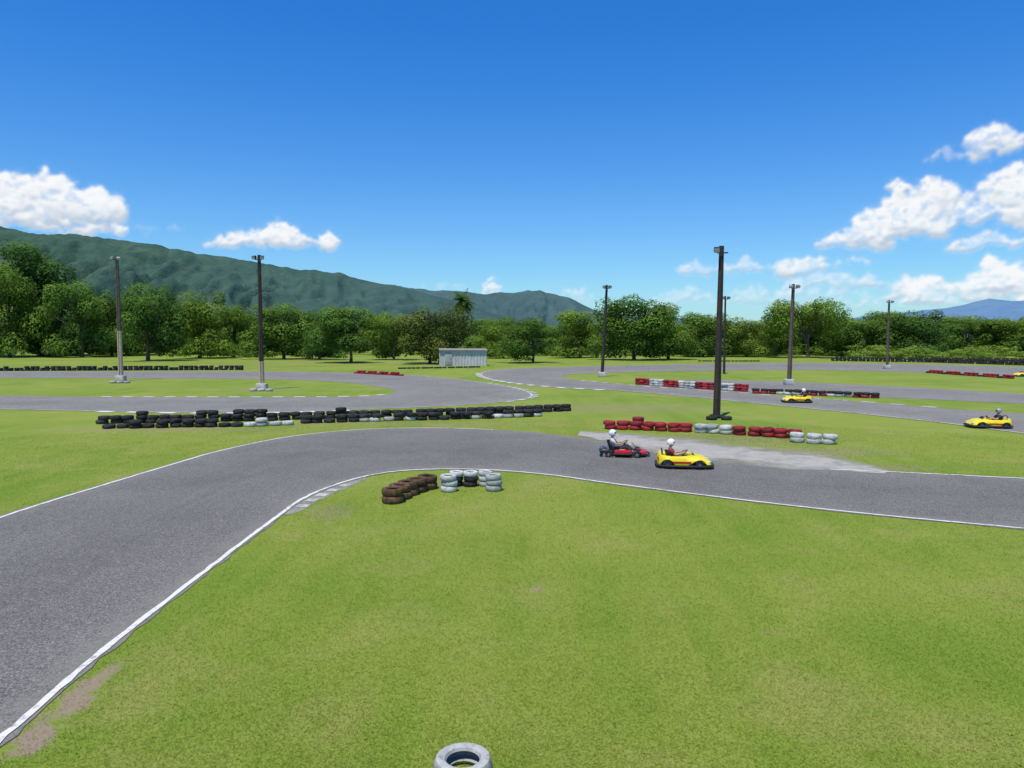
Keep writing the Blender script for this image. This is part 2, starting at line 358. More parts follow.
a=la+PI/2+(rng.random(n)-.5)
co=np.zeros((n,3,3)); co[:,0]=np.stack((gx-np.cos(a)*w,gy-np.sin(a)*w,np.zeros(n)),1); co[:,1]=np.stack((gx+np.cos(a)*w,gy+np.sin(a)*w,np.zeros(n)),1); co[:,2]=np.stack((gx+np.cos(la)*lean,gy+np.sin(la)*lean,h),1)
o=link('grass',npmesh('grass',co.reshape(-1,3),3,M['blade'],rng.random(n))); tag(o,'short mown green grass covering the infield around the track','grass',kind='stuff')
# ---------------- tyres
prof=[(.17,.045),(.185,.015),(.235,.0),(.275,.012),(.297,.05),(.302,.10),(.297,.15),(.275,.188),(.235,.2),(.185,.185),(.17,.155),(.255,.15),(.268,.10),(.255,.05)]
tb=MB().lathe(prof,36,True,rfun=lambda k,j,r: r-.009 if (k%2 and j in (4,5,6)) else r)
TY={}
for k,mt in (('black','rub'),('red','redt'),('white','whitet'),('rusty brown','brownt')):
    TY[k]=tb.mesh('tyre',M[mt])
def ordn(n): return f"{n}{'th' if 10<=n%100<=20 else {1:'st',2:'nd',3:'rd'}.get(n%10,'th')}"
def tyre(x,y,z,col,label,group,tilt=None,sc=1):
    o=link('tyre',TY[col]); o.location=(x,y,z); o.rotation_euler=(random.gauss(0,.03),random.gauss(0,.03),random.random()*6) if tilt is None else tilt
    o.scale=(sc,sc,sc); return tag(o,label,'tyre',group)
def row(pts,colf,nf,desc,group,gap=.605,sc=1,jx=.025):
    W=[np.array(G(*p)) for p in pts]; d=[0]
    for i in range(1,len(W)): d.append(d[-1]+np.linalg.norm(W[i]-W[i-1]))
    k=0; s=0
    while s<=d[-1]:
        x=np.interp(s,d,[w_[0] for w_ in W])+random.gauss(0,jx*.4); y=np.interp(s,d,[w_[1] for w_ in W])+random.gauss(0,jx*1.6); f=s/d[-1]
        n=nf(k,f)
        for j in range(n):
            cl=colf(k,f,j); tier='single' if n==1 else ('bottom' if j==0 else ('topmost' if j==n-1 else 'middle'))
            tyre(x+random.gauss(0,jx),y+random.gauss(0,jx),.004+j*.203*sc,cl,f"{tier} {cl} tyre, {ordn(k+1)} stack from left, {desc}",group,sc=sc)
        k+=1; s+=gap*sc
row([(393,502.5),(412,493),(436,486)],lambda k,f,j:'rusty brown',lambda k,f:2,'mossy brown barrier at the near bend','rusty tyres at the near bend',.50,1.0,.012)
row([(449,491),(449.5,490.9)],lambda k,f,j:'white',lambda k,f:3,'pale left end of near bend barrier','tyres at the near bend',.6,.80,.012)
row([(494,490.5),(494.5,490.4)],lambda k,f,j:'white',lambda k,f:3,'pale right end of near bend barrier','tyres at the near bend',.6,.80,.012)
row([(456,486),(490,485.5)],lambda k,f,j:'white' if j==2 or k==2 else 'black',lambda k,f:3,'back row at the near bend','tyres at the near bend',.60,.74,.012)
row([(110,428.3),(242,426.5)],lambda k,f,j:'black' if random.random()<.92 else 'rusty brown',lambda k,f:random.choice((1,2,2,2)),'left part of long dark barrier','tyres of the long dark barrier',.60,1,.05)
row([(104,423.5),(180,422.5),(300,419.5),(420,416.5),(500,413.5),(568,411)],lambda k,f,j:'black',lambda k,f:random.choice((2,2,3)) if f<.5 else 2,'back line of long dark barrier','tyres of the long dark barrier',.60,1,.04)
row([(250,426.5),(298,424.5)],lambda k,f,j:'white',lambda k,f:2 if k%3==1 else 1,'pale stretch before long dark barrier','pale tyres of the long dark barrier')
row([(306,423),(420,420),(500,418),(540,416)],lambda k,f,j:'white' if (.2<f<.45 or f>.7) and k%4!=0 and j==0 else 'black',lambda k,f:1 if k%5==2 else 2,'right part front of long dark barrier','tyres of the long dark barrier',.60,1,.04)
row([(610,429),(640,430),(700,432.5),(760,436),(802,439)],lambda k,f,j:('white' if .44<f<.68 else 'red'),lambda k,f:2,'red barrier by the tall dark pole','red barrier tyres')
row([(625,424.5),(662,426.5)],lambda k,f,j:'red',lambda k,f:2 if k%2 else 1,'red back row by the tall dark pole','red barrier tyres',.7)
row([(798,442.5),(842,444.5)],lambda k,f,j:'white',lambda k,f:2,'white right end of red barrier','white barrier end tyres',.6)
row([(638,384.5),(690,388.5),(750,392)],lambda k,f,j:'white' if (k//3)%2 else 'red',lambda k,f:3,'red and white barrier across the far infield','far infield barrier tyres')
row([(756,393.5),(800,395),(880,398.5)],lambda k,f,j:'black' if j else ('white' if (k//3)%2 else 'red'),lambda k,f:2,'dark right half of far infield barrier','far infield barrier tyres')
row([(356,373.5),(404,376)],lambda k,f,j:'red',lambda k,f:2 if k%3 else 1,'low red row beyond the left hairpin','low red tyre row',.68)
row([(928,373),(1016,379)],lambda k,f,j:'red' if k%4 else 'black',lambda k,f:2 if k%4 else 1,'low red row at the far right','far right red tyre row',.68)
x,y=G(717,419)
for q,w_ in ((-2.5,'left side'),(-.7,'right side'),(1.6,'behind it')): tyre(x+.5*math.cos(q),y-.1+.5*math.sin(q),.004,'black',f'black tyre at the foot of the tall dark pole, {w_}','tyres at the tall dark pole')
for px,py,nm in ((121,383,'the leftmost pole'),(262,391,'the second pole from left')):
    x,y=G(px,py)
    for i,dx in enumerate((-.66,0,.66)): tyre(x+dx,y-.2,.004,'white',f'white painted tyre at foot of {nm}, {ordn(i+1)} from left','white tyres round a pole')
x,y=G(463,775); tyre(x,y,.004,'white','white painted tyre lying alone on the near grass at bottom of the view',None,(0,0,0.4),1.0)
mb=MB()
pf=[(.17,.0),(.27,.0),(.302,.1),(.27,.2),(.17,.2)]
def farrow(pts,n_=1):
    W=[np.array(G(*p)) for p in pts]; d=[0]
    for i in range(1,len(W)): d.append(d[-1]+np.linalg.norm(W[i]-W[i-1]))
    s=0
    while s<d[-1]:
        x=np.interp(s,d,[w_[0] for w_ in W]); y=np.interp(s,d,[w_[1] for w_ in W])
        for j in range(n_ if random.random()<.8 else max(1,n_-1)): mb.lathe(pf,12,True,loc=(x+random.gauss(0,.04),y+random.gauss(0,.05),.004+j*.203))
        s+=.64
farrow([(-60,372),(0,371),(120,370.5),(242,370)],3); farrow([(400,369),(480,367.5)],1); farrow([(833,361),(930,362.5),(1040,366),(1100,367)],4); farrow([(910,360.5),(1060,362)],3)
farrow([(700,361.5),(760,361.5)],1)
o=mb.build('tyre_wall',M['rub']); tag(o,'long low dark rows of black tyres along the far edges of the circuit','tyre wall',kind='stuff')
# ---------------- poles
def pole(px,foot,top,label,mat,band=0,conc=True,lean=0,heads=2,r=.15):
    x,y=G(px,foot); H=ZAT(top,y); root=empty('light_pole',(x,y,0),0,label=label,cat='light pole',group='floodlight poles round the circuit')
    n=10; MB().path([(lean*H*i/n,0,(H)*i/n) for i in range(n+1)],[r*(1-.35*i/n) for i in range(n+1)],14).build('pole',mat,root)
    if band: MB().path([(lean*.3,0,.3),(lean*band,0,band)],[r*1.03,r*(1.01-.35*band/H)+.004],14).build('painted_band',M['polepink'],root)
    if conc: MB().box(-.42,.42,-.36,.36,0,.55,.05).build('base',M['conc'],root)
    tx=lean*H
    MB().box(tx-.30,tx+.30,-.24,-.18,H-.42,H-.35,.01).build('arm',M['black'],root)
    for k in range(heads):
        s=-1 if k==0 else 1; hx=tx+s*.31
        f=MB().box(-.17,.17,-.16,.10,-.13,.13,.035)
        Mx=Matrix.Translation((hx,-.26,H-.22))@Matrix.Rotation(s*.35,4,'Z')@Matrix.Rotation(.5,4,'X')
        f.v=[tuple(Mx@Vector(v)) for v in f.v]; f.box(hx-.02,hx+.02,-.24,-.19,H-.38,H-.26); fo=f.build('floodlight',M['metal'] if mat is M['polecon'] else M['black'],root)
        l=MB().box(-.145,.145,-.178,-.158,-.105,.105,.005); l.v=[tuple(Mx@Vector(v)) for v in l.v]; l.build('lens',M['glass'],fo)
    MB().path([(tx*.1,-r*1.1,.6),(tx,-r*.68-.02,H-.6)],.018,6).build('conduit',M['black'],root)
    return root
pole(121,381,256,'brown pole with pale beige lower half, leftmost in the view',M['polecon'],5.0,r=.24)
pole(262,390,255,'dark pole with pale foot on a white block, second from left',M['poledark'],2.4,r=.21)
pole(602,377,285,'slightly leaning thin pole beyond the middle track, left of the round trees',M['poledark'],0,lean=.045,r=.19)
pole(716.5,418,246,'tallest dark pole rising from the red tyre barrier',M['poledark'],0,False,lean=.012,r=.20,heads=1)
pole(724,374,296,'small distant pole just behind the tallest dark pole',M['poledark'],0,False,r=.15)
pole(789,385,284,'grey brown pole in front of the broad spreading tree on the right',M['polecon'],0,lean=.02,r=.21)
pole(887,369,300,'far small pole at right in front of the tree line',M['polecon'],0,r=.19)
# ---------------- trees
def crown_np(seed,n,lobes,leaf,deep=.30):
    g=np.random.default_rng(seed); L=np.array(lobes); wts=L[:,3]*L[:,4]; idx=g.choice(len(L),n,p=wts/wts.sum())
    d=g.normal(size=(n,3)); d/=np.linalg.norm(d,axis=1)[:,None]
    rad=1-deep*g.random(n)**1.8
    bump=1+.10*np.sin(d[:,0]*7+idx*2)*np.sin(d[:,1]*6+idx)+.07*np.sin(d[:,2]*13+idx*3+d[:,0]*9)
    p=L[idx,:3]+d*(rad*bump)[:,None]*L[idx][:,[3,3,4]]
    nrm=d*.9+g.normal(size=(n,3))*.30+np.array((0,-0.05,.45)); nrm/=np.linalg.norm(nrm,axis=1)[:,None]
    a=np.cross(nrm,g.normal(size=(n,3))); a/=np.linalg.norm(a,axis=1)[:,None]; b_=np.cross(nrm,a)
    s=leaf*(.5+g.random(n))
    co=np.stack((p-a*s[:,None],p+b_*(s*.6)[:,None],p+a*s[:,None],p-b_*(s*.6)[:,None]),1)
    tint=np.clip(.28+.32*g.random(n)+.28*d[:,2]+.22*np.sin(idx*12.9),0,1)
    return co.reshape(-1,3),tint
def mklobes(seed,kind):
    r=random.Random(seed); out=[]; ex=r.uniform(-.12,.12); ey=r.uniform(-.1,.1)
    if kind=='round':
        for k in range(18):
            a=r.random()*6.28; q=r.random()**.5*.36; z=.20+r.random()*.58; q*=1-.6*max(0,(z-.55)/.4)
            out.append((math.cos(a)*q+ex*z,math.sin(a)*q+ey*z,z,.10+r.random()*.13,.09+r.random()*.10))
    elif kind=='tall':
        for k in range(22):
            z=.10+.78*k/21; q=(r.random()*.2+.03)*(1-.4*z); a=r.random()*6.28
            out.append((math.cos(a)*q*1.3,math.sin(a)*q*1.3,z,.11+r.random()*.07,.08+r.random()*.06))
    elif kind=='spread':
        for k in range(20):
            a=r.random()*6.28; q=r.random()**.6*.55; z=.55+r.random()*.30-(q*.28)
            out.append((math.cos(a)*q,math.sin(a)*q,z,.14+r.random()*.10,.10+r.random()*.07))
    elif kind=='low':
        for k in range(21):
            a=r.random()*6.28; q=r.random()**.5*.42; z=.05+r.random()*.70; q*=1-.5*max(0,(z-.5)/.4)
            out.append((math.cos(a)*q+ex,math.sin(a)*q+ey,z,.10+r.random()*.14,.09+r.random()*.10))
    return out
VAR={}
def variant(kind,i,mat):
    key=(kind,i,mat)
    if key not in VAR:
        lb=mklobes(i*31+len(kind),kind); co,ti=crown_np(i*7+3,{'tall':15000}.get(kind,12500),lb,.0138 if kind!='tall' else .0115)
        co=co.reshape(-1,4,3); ok=co[:,:,2].min(1)>.02; co=co[ok].reshape(-1,3); ti=ti[ok]
        top=np.percentile(co[:,2],99.8); co[:,2]/=top
        ww=max(np.percentile(co[:,0],99.5)-np.percentile(co[:,0],.5),1e-3); co[:,:2]/=ww
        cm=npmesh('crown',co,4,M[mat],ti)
        tbm=MB(); sc=1/ww; tbm.path([(0,0,-.01),(.01,0,.12),(-.01,.01,.3),(.0,.0,.45)],[.035,.024,.018,.010],9)
        for l in lb[::2]:
            e=Vector((l[0]*sc,l[1]*sc,l[2]/top)); st=Vector((0,0,min(.16+.25*random.random(),e.z*.8))); mid=st.lerp(e,.55)+Vector((0,0,.03)); tbm.path([st,mid,e],[.013,.008,.003],6)
        VAR[key]=(cm,tbm.mesh('trunk',M['bark']))
    return VAR[key]
def tree(px,base,top,wpx,kind,i,mat,label,cat='tree',group=None,name='tree'):
    x,y=G(px,base); H=ZAT(top,y); W=wpx/F*y; cm,tm=variant(kind,i,mat)
    root=empty(name,(x,y,0),random.random()*6.28,label=label,cat=cat,group=group)
    c_=link('crown',cm,root); c_.scale=(W,W,H); t_=link('trunk',tm,root); t_.scale=(min(W,H*1.0),)*2+(H,)
    return root
TREES=[
(-25,357,252,95,'tall',1,'leaf','bright green tall tree cut by the left edge of the view'),
(42,356.5,244,66,'tall',2,'leafd','tallest dark tree at far left, rising above the ridge line'),
(10,357.5,266,60,'low',3,'leaf','mid green tree just left of the tallest far left tree'),
(82,357.5,279,60,'low',4,'leaf','mid green tree to the left of the leftmost pole'),
(112,356,291,48,'low',2,'leafd','dark tree directly behind the leftmost pole'),
(148,361,282,66,'round',1,'leafd','rounded dark tree standing alone just right of the leftmost pole'),
(200,358,292,62,'low',5,'leaf','leafy tree between the rounded dark tree and second pole'),
(234,357,304,48,'low',3,'leaf','small tree just left of the second pole'),
(284,359,305,58,'low',1,'leaf','bushy tree just right of the second pole'),
(319,360,312,44,'low',5,'leafd','small orchard tree, second to the right of second pole'),
(351,363,306,58,'round',4,'leaf','yellowish round orchard tree midway between second pole and white shed'),
(394,360,313,44,'low',2,'leaf','orchard tree left of the big dark tree beside the shed'),
(430,363.5,307,62,'low',2,'leafo','dense dark olive tree immediately left of the white shed'),
(503,358,319,44,'low',5,'leaf','narrow tree just right of the white shed'),
(533,363,318,62,'low',3,'leafd','low bushy tree right of the white shed'),
(580,358,309,54,'low',4,'leaf','tree just left of the leaning thin pole'),
(634,360,297,66,'low',1,'leafd','large rounded tree just right of the leaning thin pole'),
(668,359.5,304,56,'round',3,'leaf','tree with visible trunk, second right of the leaning pole'),
(703,357,312,52,'low',1,'leaf','tree left of the tallest dark pole'),
(746,356.5,318,56,'low',4,'leafl','pale green tree just right of the tallest dark pole'),
(774,356,315,42,'low',5,'leaf','leafy tree behind left side of the broad spreading tree'),
(808,358,299,88,'spread',1,'leaf','broad spreading tree right of centre, behind the grey brown pole'),
(856,356,316,58,'low',2,'leaf','first tree right of the broad spreading tree'),
(890,355.5,311,46,'low',1,'leafd','dark tree directly behind the far right pole'),
(924,356,311,58,'low',5,'leafd','dark tree, first to the right of far right pole'),
(966,355.5,317,56,'low',3,'leaf','bushy tree second to the right of far right pole'),
(1002,355.5,319,52,'round',4,'leafd','last full tree before the right edge'),
(1042,355.5,315,60,'low',2,'leaf','tree cut by the right edge of the view'),
]
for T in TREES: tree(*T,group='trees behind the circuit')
rt=random.Random(5); kk=0
for px in (62,98,132,172,218,250,268,302,335,372,408,484,516,556,604,650,684,722,760,790,832,872,906,944,984,1022):
    kk+=1
    tree(px+rt.uniform(-5,5),354.4+rt.uniform(-.4,.6),rt.uniform(311,326)-(12 if px<230 else 0),rt.uniform(38,64),'low',rt.randint(1,5),rt.choice(('leaf','leafd','leaf','leafl')),f'second row tree seen between the front trees, {ordn(kk)} from left',group='second row trees')
x,y=G(463,352); H=ZAT(302,y); root=empty('palm_tree',(x,y,0),0,label='tall palm with a round feathery head behind the white shed',cat='palm tree')
MB().path([(0,0,0),(.15,0,H*.35),(.05,0,H*.7),(0,0,H)],[.35,.28,.25,.22],10).build('trunk',M['bark'],root)
co=[];ti=[]
for k in range(120):
    a=random.random()*6.28; el=random.uniform(-.8,1.3); Ln=random.uniform(3.2,5.0); p=Vector((0,0,H)); d=Vector((math.cos(a)*math.cos(el),math.sin(a)*math.cos(el),math.sin(el)))
    for s_ in range(10):
        q=p+d*(Ln/10); sd=d.cross(Vector((0,0,1))).normalized(); wd=.6*math.sin(PI*(s_+1.3)/12)
        for sg in (-1,1):
            dr=Vector((0,0,-.25*wd)); co+=[p,p+sd*sg*wd+dr,q+sd*sg*wd*.9+dr-d*.05,p+d*.12]; ti.append(random.random())
        p=q; d=(d+Vector((0,0,-.10))).normalized()
link('crown',npmesh('crown',np.array([v[:] for v in co]),4,M['leafd'],np.array(ti)),root)
def mass(name,items,n_per,leaf,mat,seed):
    cs=[];ts=[]
    for q,(x,y,w,h_) in enumerate(items):
        r=random.Random(seed+q)
        lb=[((r.random()-.5)*w,(r.random()-.5)*w*.6,h_*(.12+.68*r.random()),w*(.22+.12*r.random()),h_*(.16+.1*r.random())) for _ in range(5)]
        co,ti_=crown_np(seed+q,n_per,lb,leaf); co[:,0]+=x; co[:,1]+=y; co=co.reshape(-1,4,3); ok=co[:,:,2].min(1)>-.1
        cs.append(co[ok].reshape(-1,3)); ts.append(ti_[ok]*.8+.2*r.random())
    return link(name,npmesh(name,np.concatenate(cs),4,M[mat],np.concatenate(ts)))
items=[]
for k in range(190):
    px=-250+k*8.1; Y=random.uniform(240,300); tp=random.uniform(318,328) if px<600 else random.uniform(315,325)
    if px<100: tp-=10
    items.append((XAT(px,Y),Y,random.uniform(8,12),ZAT(tp,Y)))
for k in range(120):
    px=-60+k*7.9+random.uniform(-4,4); Y=random.uniform(190,232)
    items.append((XAT(px,Y),Y,random.uniform(4,8),random.uniform(2.8,6.0)))
o=mass('far_wood',items,800,.37,'leaf',100); tag(o,'continuous dark belt of distant trees behind the orchard row','wood',kind='stuff')
items=[]
for k in range(130):
    px=850+random.random()*270; Y=G(512,random.uniform(354.2,359))[1]; items.append((XAT(px,Y),Y,random.uniform(3,6),random.uniform(1.0,3.0)))
for k in range(60):
    px=-40+random.random()*640; Y=random.uniform(165,195); items.append((XAT(px,Y),Y,random.uniform(3,6),random.uniform(.8,1.8)))
for k in range(36):
    px=560+random.random()*300; Y=random.uniform(165,195); items.append((XAT(px,Y),Y,random.uniform(3,6),random.uniform(.8,2.0)))
o=mass('undergrowth',items,400,.18,'leafl',900); tag(o,'light green bushes and tall weeds along the foot of the trees','undergrowth',kind='stuff')
# ---------------- shed
x,y=G(463,365.5); root=empty('storage_shed',(x,y,0),R(8),label='small pale corrugated shed standing at the tree line left of centre',cat='shed')
w2=23/F*y; d2=1.3; h2=ZAT(350,y)
wl=MB()
def corr(p,q,nn,z0,z1):
    p=np.array(p);q=np.array(q); d=(q-p)/np.linalg.norm(q-p); nr=np.array((d[1],-d[0])); vs=[];fs=[]
    for i in range(nn+1):
        a=p+(q-p)*i/nn+nr*(.05 if (i//2)%2 else 0); vs+=[(a[0],a[1],z0),(a[0],a[1],z1)]
    for i in range(nn): fs.append((2*i,2*i+2,2*i+3,2*i+1))
    wl.add(vs,fs)
corr((-w2,-d2),(w2,-d2),60,0,h2); corr((w2,-d2),(w2,d2),24,0,h2); corr((w2,d2),(-w2,d2),60,0,h2); corr((-w2,d2),(-w2,-d2),24,0,h2)
wl.build('wall',M['shedw'],root,False)
MB().add([(-w2-.15,-d2-.3,h2),(w2+.15,-d2-.3,h2-.05),(w2+.15,d2+.15,h2+.15),(-w2-.15,d2+.15,h2+.2),(-w2-.15,-d2-.3,h2+.05),(w2+.15,-d2-.3,h2+.0),(w2+.15,d2+.15,h2+.20),(-w2-.15,d2+.15,h2+.25)],[(0,1,2,3),(4,5,6,7),(0,1,5,4),(1,2,6,5),(2,3,7,6),(3,0,4,7)]).build('roof',M['shedr'],root,False)
dr=MB().box(-w2*.80,-w2*.5,-d2-.11,-d2-.06,.08,h2*.85,.005).build('door',M['shedd'],root)
MB().box(-w2*.55-.05,-w2*.55,-d2-.15,-d2-.11,h2*.4,h2*.48).build('handle',M['black'],dr)
# ---------------- karts
def wheel(root,x,y,r,w,rimmat):
    wr=bpy.data.objects.new('wheel',None); C.objects.link(wr); wr.parent=root; wr.location=(x,y,r)
    MB().lathe([(r*.5,-w*.42),(r*.85,-w*.5),(r,-w*.32),(r,w*.32),(r*.85,w*.5),(r*.5,w*.42)],24,True,'y').build('tyre',M['rub'],wr)
    MB().lathe([(.001,-w*.2),(r*.2,-w*.28),(r*.42,-w*.2),(r*.52,-w*.42),(r*.52,w*.42),(r*.42,w*.2),(r*.2,w*.28),(.001,w*.2)],18,False,'y').build('rim',rimmat,wr)
def common(root):
    mb=MB(); ns=11; rows=[(-.02,.10,.17),(-.22,.09,.19),(-.40,.12,.20),(-.50,.25,.20),(-.56,.42,.19),(-.60,.58,.15)]
    vs=[];fs=[]
    for (xx,zz,hw) in rows:
        for k in range(ns):
            u=-1+2*k/(ns-1); e=abs(u)**3; vs.append((xx+e*.12*(zz>.2),u*hw,zz+e*.13*(zz<.3)))
    for i in range(len(rows)-1):
        for k in range(ns-1): fs.append((i*ns+k,i*ns+k+1,(i+1)*ns+k+1,(i+1)*ns+k))
    mb.add(vs,fs); mb.build('seat',M['black'],root)
    MB().box(-.62,.75,-.32,.32,.055,.07,.005).build('floor_pan',M['metal'],root)
    fr=MB(); 
    for s in (-1,1): fr.path([(-.75,s*.3,.1),(.1,s*.33,.08),(.5,s*.25,.08),(.85,s*.2,.1)],.016,8)
    fr.path([(-.5,-.55,.14),(-.5,.55,.14)],.02,8); fr.path([(.55,-.5,.13),(.55,.5,.13)],.015,8); fr.build('frame',M['metal'],root)
    mb=MB(); cx,cz=.13,.50; ax=Vector((-.75,0,.66)).normalized(); u=Vector((0,1,0)); v=ax.cross(u)
    ring=[Vector((cx,0,cz))+u*math.cos(2*PI*k/24)*.145+v*math.sin(2*PI*k/24)*.13 for k in range(25)]
    mb.path(ring,.013,7,False); mb.path([ring[6],(cx+.02,0,cz-.02),ring[18]],.010,6); mb.path([ring[0],(cx+.02,0,cz-.02),ring[12]],.010,6); mb.build('steering_wheel',M['black'],root)
    MB().path([(cx,0,cz),(.55,0,.15)],.014,8).build('steering_column',M['metal'],root)
    e=MB().box(-.62,-.28,.24,.48,.1,.34,.02); e.path([(-.45,.36,.34),(-.45,.36,.43)],.08,12); e.path([(-.6,.3,.25),(-.78,.2,.24),(-.8,-.1,.22)],[.03,.04,.045],10); e.build('engine',M['metal'],root)
    MB().box(-.1,.12,-.43,-.27,.08,.27,.03).build('fuel_tank',M['shirtg'],root)
def yellow_kart(label,group):
    root=empty('go_kart',label=label,cat='go-kart',group=group); common(root)
    for x in (.60,-.52):
        for s in (-1,1): wheel(root,x,s*(.60 if x>0 else .58),.15,.15 if x>0 else .2,M['metal'])
    n=72; mb=MB(); vs=[];fs=[]; 
    def se(a,hx,hy,p,cx):
        c,s=math.cos(a),math.sin(a); return (cx+hx*math.copysign(abs(c)**p,c),hy*math.copysign(abs(s)**p,s))
    for k in range(n):
        a=2*PI*k/n; ox,oy=se(a,.97,.67,.42,.1); ix,iy=se(a,.50,.31,.40,-.15)
        front=max(0,min(1,(ox-.35)/.7)); rear=max(0,min(1,(-ox-.3)/.5))
        zt=.40-.16*front**1.2+.08*rear; zi=.40+.05*front
        side=abs(oy)>.5; arch=0
        if side:
            for wx in (.60,-.52):
                dd=abs(ox-wx)
                if dd<.25: arch=max(arch,math.sqrt(1-(dd/.25)**2)*.25)
        zb=.075+arch; 
        L_=[(ox*.985,oy*.97,zb),(ox+.0,oy,max(zb+.01,.17)),(ox*.985,oy*.985,max(zb+.03,zt-.10)),(ox*.93+ .0,oy*.91,zt),(ox*.6+ix*.4,oy*.6+iy*.4,(zt*.5+zi*.5)+.03),(ix,iy,zi),(ix*.97-.005,iy*.96,zi-.05),(ix*.97-.005,iy*.96,.20)]
        vs+=L_
    m_=8
    for k in range(n):
        for j in range(m_-1): fs.append((k*m_+j,((k+1)%n)*m_+j,((k+1)%n)*m_+j+1,k*m_+j+1))
    mb.add(vs,fs); mb.build('body',M['yellow'],root)
    for s in (-1,1):
        MB().ell((.93,s*.40,.235),(.10,.11,.055),14,8).build('headlight',M['glass'],root)
        MB().box(-.34,.30,s*.668-.006,s*.668+.006,.20,.27,.003).build('side_stripe',M['redb'],root)
        MB().ell((-.845,s*.42,.36),(.03,.08,.04),12,6).build('tail_light',M['redb'],root)
    MB().box(1.035,1.075,-.3,.3,.10,.17,.01).build('grille',M['black'],root)
    lp=MB(); q=[]
    for k in range(60):
        a=2*PI*k/60; q.append((*se(a,1.0,.70,.42,.1),.10))
    q.append(q[0]); lp.path(q,.04,8,False); lp.build('bumper',M['black'],root)
    MB().path([(-.66,-.26,.35),(-.70,-.24,.60),(-.70,0,.64),(-.70,.24,.60),(-.66,.26,.35)],.02,8).build('roll_hoop',M['black'],root)
    MB().add([(.42,-.20,.452),(.50,-.22,.40),(.50,.22,.40),(.42,.20,.452),(.35,-.2,.56),(.35,.2,.56)],[(0,1,2,3),(0,4,5,3),(0,1,4),(3,2,5)]).build('windscreen',M['black'],root,False)
    return root
def red_kart(label):
    root=empty('go_kart',label=label,cat='go-kart'); common(root)
    for x in (.58,-.5):
        for s in (-1,1): wheel(root,x,s*(.55 if x>0 else .54),.135,.14 if x>0 else .2,M['metal'])
    for s in (-1,1):
        MB().box(-.28,.36,s*.50-.13,s*.50+.13,.08,.27,.05).build('side_pod',M['redb'],root)
        MB().path([(-.36,s*.4,.12),(-.33,s*.66,.13),(.36,s*.66,.13),(.42,s*.4,.12)],.03,8).build('side_bumper',M['black'],root)
    ns=MB(); vs=[];fs=[]; n=13
    for k in range(n):
        u=-1+2*k/(n-1); yy=u*.5; fx=.98-.22*abs(u)**2.5
        vs+=[(fx-.05,yy,.06),(fx,yy,.12),(fx-.03,yy,.2),(fx-.16,yy*.9,.23),(fx-.3,yy*.7,.19)]
    for k in range(n-1):
        for j in range(4): fs.append((k*5+j,(k+1)*5+j,(k+1)*5+j+1,k*5+j+1))
    ns.add(vs,fs); ns.build('nose_cone',M['redb'],root)
    MB().path([(.8,-.48,.1),(1.0,-.3,.09),(1.05,0,.09),(1.0,.3,.09),(.8,.48,.1)],.03,8).build('front_bumper',M['black'],root)
    MB().path([(-.6,-.5,.2),(-.78,-.6,.2),(-.84,0,.2),(-.78,.6,.2),(-.6,.5,.2)],.06,10).build('rear_bumper',M['black'],root)
    f=MB().add([(.36,-.13,.50),(.36,.13,.50),(.60,.16,.26),(.60,-.16,.26),(.75,-.17,.2),(.75,.17,.2)],[(0,1,2,3),(3,2,5,4)]); f.build('front_fairing',M['black'],root,False)
    return root
def skinmesh(name,V,E,rad,mat,root_i=0,sub=2,extra=None):
    me=bpy.data.meshes.new(name); bm=bmesh.new(); sl=bm.verts.layers.skin.verify(); vs=[]
    for i,(p,r) in enumerate(zip(V,rad)):
        v=bm.verts.new(p); v[sl].radius=(r,r) if not isinstance(r,tuple) else r; v[sl].use_root=(i==root_i); vs.append(v)
    for a,b_ in E: bm.edges.new((vs[a],vs[b_]))
    bm.to_mesh(me); bm.free(); o=bpy.data.objects.new(name,me); C.objects.link(o)
    sk=o.modifiers.new('s','SKIN'); sk.use_smooth_shade=True; sb=o.modifiers.new('u','SUBSURF'); sb.levels=sub; sb.render_levels=sub
    dg=bpy.context.evaluated_depsgraph_get(); dg.update(); ev=o.evaluated_get(dg); m2=bpy.data.meshes.new_from_object(ev); 
    mb=MB(); mb.add([v.co[:] for v in m2.vertices],[tuple(p.vertices) for p in m2.polygons])
    bpy.data.objects.remove(o)
    if extra: mb.add(extra.v,extra.f)
    return mb.mesh(name,mat)
fing=MB()
for s in (-1,1):
    pc=Vector((.115,s*.150,.535))
    fing.ell(tuple(pc-Vector((.02,0,.0))),(.045,.022,.030),10,7)
    for k,(ln) in enumerate((.055,.062,.058,.048)):
        b0=pc+Vector((.012,s*.012,.026-.018*k)); fing.path([b0,b0+Vector((ln*.5,-s*.006,.004)),b0+Vector((ln*.55,-s*.034,.0)),b0+Vector((ln*.1,-s*.040,-.004))],[.0095,.009,.0085,.007],6)
    b0=pc+Vector((-.02,-s*.012,.02)); fing.path([b0,b0+Vector((.02,-s*.025,.018)),b0+Vector((.045,-s*.028,.015))],[.011,.010,.008],6)
def headfun(p):
    x,y,z=p
    if x>0.75 and abs(y)<.25 and -.35<z<.1: x+=.18
    if x>.6 and .05<z<.3 and .2<abs(y)<.6: x-=.08
    if z<-.4: x*=1+.1; y*=.8
    return [x,y,z]
fing.ell((-.36,0,.825),(.095,.075,.115),20,16,headfun)
for s in (-1,1): fing.ell((-.37,s*.076,.82),(.02,.012,.032),8,6)
BV=[(-.28,0,.20),(-.35,0,.38),(-.40,0,.56),(-.39,0,.68),(-.37,0,.76)]; BE=[(0,1),(1,2),(2,3),(3,4)]; BR=[(.12,.15),(.10,.13),(.10,.15),.052,.055]
